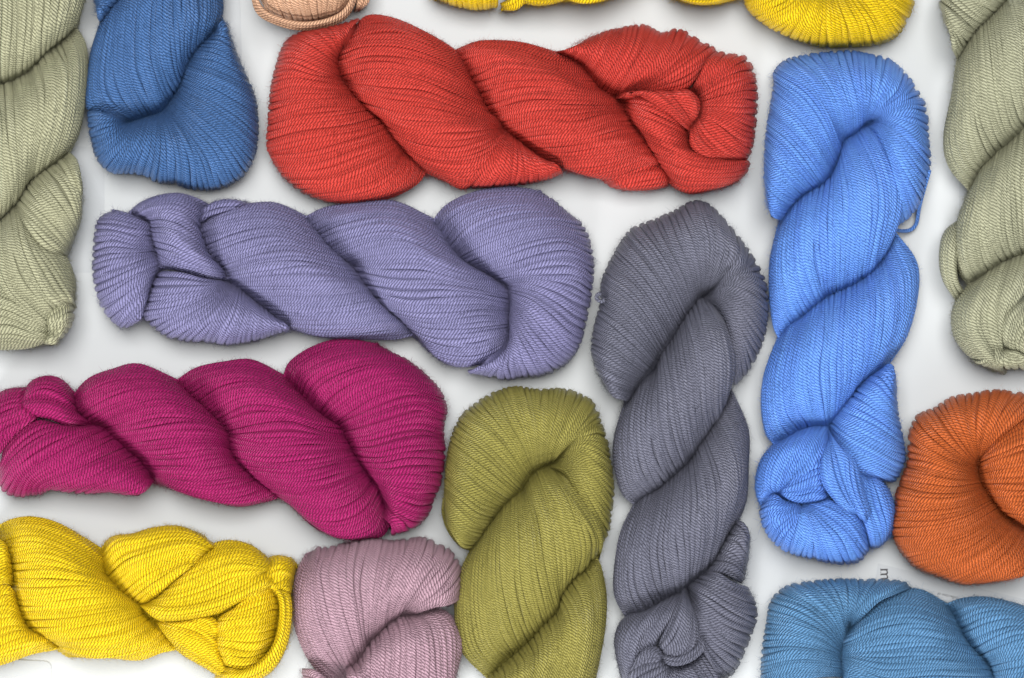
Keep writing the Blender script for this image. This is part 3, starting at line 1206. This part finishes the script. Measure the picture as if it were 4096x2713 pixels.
s.patch(FN, '''
520,1430 490,1480 440,1510 400,1500
530,1450 510,1490 490,1520 470,1538
540,1460 545,1490 550,1520 550,1548
560,1460 590,1490 620,1520 630,1550
600,1470 650,1500 690,1530 710,1550
''', 'sr', 'bb', top=370, name='tucked_end')
s.finish()

# --- sage green, left edge
s = Skein('pale sage green twisted skein at the left edge, beside medium blue', GRP, (172, 171, 140), 10, rad=10.6)
s.patch(FP, '''
390,-120 375,-20 350,60 335,110
310,-120 310,-20 290,80 275,165
230,-120 235,0 220,130 205,220
150,-120 155,20 145,160 140,285
70,-120 75,40 70,190 65,335
-10,-120 0,60 -5,220 0,360
-90,-120 -80,80 -80,250 -70,390
''', 'nc', 'Rb', top=450)
s.patch(FP, '''
335,115 375,190 383,300 368,460 345,570 305,655
270,180 310,270 310,400 290,530 265,620 235,705
190,240 225,340 225,470 200,590 180,680 165,755
130,310 150,410 150,540 140,650 130,720 120,790
60,350 80,470 85,600 90,710 85,780 75,870
0,370 15,500 25,640 40,750 45,830 30,915
-70,400 -50,540 -40,680 -20,800 -10,880 -20,970
''', 'cc', 'rb', top=450)
s.patch(FP, '''
300,665 330,700 350,790 350,880
230,715 290,780 335,880 345,970
160,765 230,850 300,950 330,1020
110,820 190,910 270,1000 310,1080
75,880 160,970 240,1050 300,1110
60,900 120,1000 190,1080 290,1130
''', 'cr', 'bb', top=400)
s.patch(FP, '''
150,990 210,1060 290,1110 330,1220 322,1300
110,950 160,1070 230,1170 280,1250 310,1300
70,900 110,1060 170,1190 220,1270 270,1310
40,920 60,1080 110,1210 170,1290 220,1350
0,960 20,1110 60,1230 130,1310 210,1390
-60,1000 -40,1130 0,1240 80,1330 200,1420
''', 'cb', 'Rb', top=430, mid=190)
s.patch(FP, '''
-60,1210 20,1220 120,1280 205,1350
-60,1290 30,1300 130,1350 215,1390
-60,1370 30,1370 130,1410 215,1430
-60,1450 30,1440 130,1460 210,1465
-60,1520 30,1518 120,1512 205,1485
''', 'ns', 'br', top=400, name='tucked_end')
s.patch(FP, '''
185,1330 240,1300 290,1285 325,1295
200,1385 250,1360 290,1338 328,1340
208,1430 250,1412 290,1393 320,1395
206,1460 240,1452 270,1440 288,1448
203,1480 225,1485 240,1482 252,1476
''', 'br', 'bb', top=385, name='tucked_end')
s.finish()

# --- orange
s = Skein('burnt orange skein end at the right edge, touching bright blue', GRP, (196, 96, 42), 11, rad=10.8)
s.patch(FO, '''
1200,430 1290,330 1400,240 1540,150
1197,435 1270,330 1370,210 1480,110
1195,440 1230,330 1290,200 1370,85
1190,440 1200,320 1240,190 1285,72
1188,450 1170,330 1160,200 1170,86
1185,460 1130,340 1080,220 1050,108
1185,470 1090,360 1010,250 950,165
1185,480 1060,400 950,310 860,210
1185,500 1050,440 930,380 822,310
1190,520 1050,490 920,450 815,430
1200,550 1060,560 920,540 790,510
1220,590 1070,620 920,620 755,600
1240,620 1090,680 930,700 745,690
1270,660 1100,750 930,790 732,790
1310,710 1130,820 950,870 760,890
1350,740 1180,880 1010,950 850,995
1390,770 1260,900 1100,1000 970,1045
1430,800 1350,920 1220,1020 1100,1083
1480,850 1430,950 1330,1040 1220,1073
1520,900 1480,970 1420,1030 1330,1055
''', 'pr', 'bb', name='end_loop', top=430)
s.patch(FO, '''
1200,430 1260,350 1360,270 1500,200
1190,450 1270,400 1370,340 1520,290
1195,490 1300,450 1400,420 1540,380
1200,530 1310,520 1420,510 1560,480
1240,600 1340,610 1440,610 1580,590
1300,690 1380,700 1460,700 1590,690
1380,750 1430,770 1500,790 1600,790
''', 'cn', 'ss', top=445)
s.strand(FO, [(1300, 1050), (1370, 1038), (1412, 1005), (1440, 950), (1450, 880)], [60, 50, 60, 120, 200])
s.finish()

# --- steel blue
s = Skein('steel blue skein at the bottom right, below the orange skein', GRP, (92, 140, 184), 12, rad=10.2)
s.patch(FO, '''
505,1560 380,1560 230,1570 50,1600
500,1500 370,1480 220,1480 55,1520
490,1460 350,1410 210,1390 65,1400
490,1440 370,1350 230,1300 85,1270
495,1420 400,1300 270,1210 110,1160
500,1400 430,1260 320,1160 190,1090
505,1370 460,1230 390,1140 300,1068
508,1330 490,1220 460,1130 410,1053
510,1300 530,1200 550,1110 540,1050
515,1290 580,1180 630,1110 680,1055
520,1310 630,1170 720,1110 800,1070
530,1320 660,1180 760,1130 845,1095
''', 'pr', 'bb', name='end_loop', top=410)
s.patch(FO, '''
505,1560 380,1640 250,1680 80,1700
520,1620 420,1720 300,1770 150,1800
''', 'pr', 'bb', name='end_loop', top=390)
s.patch(FO, '''
640,1200 760,1120 880,1105 1010,1175
560,1290 720,1180 880,1170 1050,1240
520,1340 700,1250 880,1240 1090,1310
505,1390 700,1320 900,1310 1120,1370
500,1430 700,1390 920,1380 1170,1430
500,1450 700,1450 940,1440 1220,1480
500,1470 700,1520 960,1510 1250,1530
500,1500 690,1590 960,1590 1270,1590
500,1560 680,1660 960,1670 1290,1650
''', 'sc', 'rb', top=440)
s.patch(FO, '''
1015,1180 1110,1150 1250,1150 1500,1215
1060,1230 1160,1190 1300,1190 1530,1250
1090,1300 1210,1240 1350,1230 1560,1300
1120,1360 1250,1300 1390,1280 1580,1350
1170,1420 1300,1360 1430,1330 1600,1400
1220,1470 1340,1420 1460,1390 1620,1450
1250,1510 1370,1480 1490,1460 1640,1500
1270,1570 1400,1550 1520,1530 1660,1560
1290,1640 1430,1630 1550,1610 1670,1640
''', 'cb', 'rb', top=440)
s.finish()

# --- medium blue
s = Skein('medium denim blue skein hanging from the top edge, left of red', GRP, (70, 108, 162), 13, rad=9.8)
s.patch(FQ, '''
200,165 190,140 175,90 165,60
280,80 240,50 200,10 150,-20
350,0 300,-40 250,-80 180,-120
420,-90 370,-130 320,-180 250,-220
''', 'cr', 'bn', top=380)
s.patch(FQ, '''
390,945 280,910 170,870 85,880
395,955 290,960 190,970 95,990
410,960 320,1030 220,1090 125,1130
450,950 370,1080 270,1180 175,1270
510,935 440,1100 360,1230 280,1360
570,915 520,1100 460,1240 420,1370
620,900 600,1090 570,1250 540,1385
650,890 670,1080 660,1260 640,1440
670,880 740,1070 770,1260 770,1450
690,870 800,1050 870,1250 900,1490
710,850 860,1040 980,1240 1060,1500
730,810 920,1010 1080,1190 1220,1460
760,770 970,950 1160,1120 1340,1370
790,720 1020,880 1230,1040 1415,1230
820,660 1060,790 1280,930 1440,1080
840,590 1080,690 1290,810 1440,920
870,510 1090,590 1280,680 1420,770
910,450 1100,490 1250,560 1370,650
970,370 1110,380 1220,440 1310,520
1040,310 1130,300 1200,340 1260,400
1100,250 1150,220 1180,220 1210,260
1110,215 1145,190 1165,178 1190,200
''', 'cr', 'bb', name='end_loop', top=420)
s.patch(FQ, '''
200,180 120,420 80,700 90,860 250,920 400,945
260,110 180,400 150,640 180,800 290,890 420,945
320,40 260,370 240,620 290,780 370,870 460,940
390,-40 350,330 340,570 390,720 450,820 520,915
470,-100 440,280 440,530 490,680 540,780 600,895
560,-150 530,240 540,480 590,640 630,740 680,855
650,-200 630,200 640,430 680,590 710,680 750,765
740,-200 740,170 750,380 770,520 790,590 820,660
830,-200 850,130 850,320 850,430 860,490 880,510
930,-200 950,100 940,230 930,320 930,370 950,390
1030,-200 1050,50 1040,160 1020,240 1010,290 1020,330
1170,-200 1165,-20 1165,60 1150,130 1110,210 1090,260
''', 'sc', 'rR', top=455)
s.finish()

# --- peach
s = Skein('peach beige skein end at the top edge, resting against the red skein', GRP, (214, 168, 136), 14, rad=10.4)
s.patch(FR, '''
280,-600 290,-300 350,-50 440,150
500,-600 500,-300 520,0 620,260
800,-600 790,-300 800,0 900,300
1100,-600 1080,-300 1100,20 1180,330
1400,-600 1380,-300 1370,0 1360,290
1650,-600 1640,-300 1600,-50 1560,220
1850,-600 1850,-300 1800,-100 1740,120
''', 'nC', 'rR', top=470, mid=260, name='end_loop')
s.patch(FR, '''
1880,-300 1900,-50 1890,80 1840,220
2000,-300 2010,-60 1980,60 1900,180
2110,-300 2090,0 2010,100 1930,190
''', 'nr', 'br', top=300, name='end_loop')
for dd, zz in ((0, 330), (20, 290), (42, 240)):
    s.strand(FR, [(265 - dd, -400), (290 - dd, -40), (430 - dd * 1.6, 190 + dd), (760 - dd * .5, 335 + dd * 1.7), (1100, 375 + dd * 1.9),
                  (1450, 310 + dd * 2), (1690 + dd * .8, 170 + dd * 1.6), (1835 + dd, -100), (1850 + dd, -400)], [zz] * 5, name='end_loop_strand')
s.finish()

# --- yellow, top edge
s = Skein('bright yellow skein along the top edge above the red skein', GRP, (238, 200, 10), 15, rad=9.8)
s.patch(FS, '''
200,-250 150,-150 130,-60 150,-5
280,-250 240,-150 220,-60 230,28
350,-250 330,-150 330,-60 350,50
420,-250 420,-150 430,-60 430,42
''', 'nr', 'rb', top=380, name='tucked_end')
s.patch(FS, '''
600,-150 560,-60 500,0 445,20
640,-120 580,-10 530,45 460,52
''', 'br', 'br', top=300, name='tucked_end')
s.patch(FS, '''
480,-200 650,-180 800,-180 950,-230
490,-120 650,-90 780,-90 930,-140
500,-40 640,-20 740,-30 900,-70
520,5 610,28 700,12 800,-30
''', 'cc', 'br', top=400)
s.patch(FS, '''
720,-200 850,-180 1000,-180 1200,-220
720,-100 850,-80 1000,-90 1150,-120
740,-20 820,0 900,-10 1050,-60
745,0 820,12 890,8 960,-20
''', 'cc', 'br', top=400)
s.patch(FS, '''
1100,-250 1250,-180 1450,-200 1600,-300
1150,-120 1300,-90 1450,-100 1560,-160
1220,-30 1320,-10 1430,-15 1540,-50
1265,0 1340,22 1420,22 1510,0
''', 'cc', 'br', top=400)
s.patch(FS, '''
1850,-120 1750,-90 1650,-60 1540,-40
1860,-100 1770,-40 1670,10 1560,40
1870,-90 1800,20 1720,80 1640,112
1880,-90 1850,40 1800,120 1760,175
1900,-90 1910,40 1900,130 1890,215
1930,-90 1980,40 2010,130 2020,217
1960,-100 2050,20 2110,110 2140,208
1980,-110 2110,-20 2180,70 2240,170
1990,-130 2130,-70 2230,0 2310,60
2000,-160 2130,-130 2230,-80 2325,-30
2000,-200 2130,-200 2230,-180 2320,-140
''', 'cr', 'bb', top=430, name='end_loop')
s.finish()

# ------------------------------------------------------------------ table top
def simple_mat(name, col, rough=0.5, spec=0.4, bump=0.0, scale=60, var=0.0):
    m = bpy.data.materials.new(name); m.use_nodes = True
    nt = m.node_tree; N = nt.nodes; L = nt.links; b = N['Principled BSDF']
    b.inputs['Base Color'].default_value = col
    b.inputs['Roughness'].default_value = rough
    b.inputs['Specular IOR Level'].default_value = spec
    if bump or var:
        tc = N.new('ShaderNodeTexCoord')
        nz = N.new('ShaderNodeTexNoise'); nz.inputs['Scale'].default_value = scale; nz.inputs['Detail'].default_value = 5
        L.new(tc.outputs['Object'], nz.inputs['Vector'])
        if bump:
            bp = N.new('ShaderNodeBump'); bp.inputs['Strength'].default_value = bump; bp.inputs['Distance'].default_value = 0.0004
            L.new(nz.outputs[0], bp.inputs['Height']); L.new(bp.outputs[0], b.inputs['Normal'])
        if var:
            mx = N.new('ShaderNodeMix'); mx.data_type = 'RGBA'
            L.new(nz.outputs[0], mx.inputs[0])
            mx.inputs[6].default_value = tuple(c * (1 - var) for c in col[:3]) + (1,)
            mx.inputs[7].default_value = tuple(min(1, c * (1 + var)) for c in col[:3]) + (1,)
            L.new(mx.outputs[2], b.inputs['Base Color'])
    return m

def quad_mesh(name, verts, faces, mat):
    me = bpy.data.meshes.new(name); me.from_pydata(verts, [], faces); me.materials.append(mat)
    o = bpy.data.objects.new(name, me); COL.objects.link(o); return o

tm = simple_mat('white_table', (0.475, 0.495, 0.508, 1), 0.42, 0.35, 0.05, 9, 0.015)
tb = quad_mesh('table_top', [(-1.6, -1.6, 0), (1.6, -1.6, 0), (1.6, 1.6, 0), (-1.6, 1.6, 0)], [(0, 1, 2, 3)], tm)
tag(tb, kind='structure')

# ------------------------------------------------------------------ paper labels under the skeins
pm = simple_mat('label_paper', (0.425, 0.445, 0.465, 1), 0.45, 0.4, 0.04, 200, 0.01)
ink = simple_mat('black_ink', (0.045, 0.045, 0.05, 1), 0.5, 0.3)

def card(frame, corners, label, radius=6.0, z=0.3, thick=2.5, mat=pm, lift=0.0):
    """a thin paper card with rounded corners, from its corner pixels"""
    fx, fy, k = frame
    c = np.array([(fx + x / k, fy + y / k) for x, y in corners])
    out = []
    n = len(c)
    for i in range(n):
        p, a, b = c[i], c[i - 1], c[(i + 1) % n]
        da = (a - p) / np.linalg.norm(a - p); db = (b - p) / np.linalg.norm(b - p)
        for j in range(7):
            t = j / 6
            q = (1 - t) ** 2 * (p + da * radius) + 2 * t * (1 - t) * p + t * t * (p + db * radius)
            out.append(q)
    vt = [to_world(q[0], q[1], z + thick) for q in out]; vb = [to_world(q[0], q[1], z) for q in out]
    m = len(out)
    faces = [tuple(range(m)), tuple(range(2 * m - 1, m - 1, -1))] + [(i, (i + 1) % m, m + (i + 1) % m, m + i) for i in range(m)]
    o = quad_mesh('paper_label', vt + vb, faces, mat)
    tag(o, label, 'label', 'paper labels lying under the skeins')
    return o

def lettering(parent, text, frame, at, size_px, ang, z=3.0, bold=0.0, serif=False):
    fx, fy, k = frame
    cu = bpy.data.curves.new('lettering', 'FONT'); cu.body = text; cu.size = size_px * U; cu.offset = bold * U
    cu.resolution_u = 3
    tmp = bpy.data.objects.new('tmp', cu); COL.objects.link(tmp)
    dg = bpy.context.evaluated_depsgraph_get()
    me = bpy.data.meshes.new_from_object(tmp.evaluated_get(dg))
    bpy.data.objects.remove(tmp)
    me.materials.clear(); me.materials.append(ink)
    o = bpy.data.objects.new('lettering', me); COL.objects.link(o)
    x, y, zz = to_world(fx + at[0] / k, fy + at[1] / k, z)
    o.location = (x, y, zz); o.rotation_euler = (0, 0, math.radians(ang))
    o.parent = parent
    return o

FT = (3396, 2150, 2.786)
lab = card(FT, [(322, 288), (2300, 775), (2230, 1200), (250, 800)], 'white printed paper label showing between the orange and steel blue skeins', 3)
lettering(lab, 'm.', FT, (350, 343), 66, -88, bold=0.4)
# slab serifs of the m
def ink_bar(parent, frame, x0, y0, x1, y1, z=3.0):
    fx, fy, k = frame
    c = [(x0, y0), (x0, y1), (x1, y1), (x1, y0)]
    o = quad_mesh('letter_serif', [to_world(fx + x / k, fy + y / k, z) for x, y in c], [(0, 1, 2, 3)], ink)
    o.parent = parent
for (a, b) in ((344, 362), (378, 396), (410, 428)):
    ink_bar(lab, FT, 352, a, 357, b, z=3.3)
lettering(lab, 'collection of', FT, (1218, 664), 17, 180 - 13)
lettering(lab, 'in a', FT, (1450, 645), 16, 180 - 13)

FV = (800, 0, 7.84)
lab2 = card(FV, [(-1400, -900), (1225, -900), (1310, 1560), (1330, 2700), (-1400, 2700)], 'white printed paper label mostly under the medium blue skein', 3)
lettering(lab2, "st,", FV, (672, 640), 17, 90)
lab3 = card((0, 2500, 5.92), [(-900, 700), (300, 825), (1225, 872), (1235, 2400), (-900, 2400)],
            'pale rounded card corner below the yellow skein at the bottom left', 32)
lab4 = card((3496, 0, 1.045), [(357, 420), (900, 430), (900, 1130), (355, 1120)], 'white paper label with only its edge showing beside the right sage green skein', 3)
lab5 = card((0, 0, 1.082), [(-60, 600), (425, 640), (452, 760), (452, 1000), (430, 1180), (-60, 1180)], 'white paper label with a rounded edge beside the left sage green skein', 12)
print(NST); print('OBJECTS', len(bpy.data.objects), 'FACES', sum(len(o.data.polygons) for o in bpy.data.objects if o.type == 'MESH'))
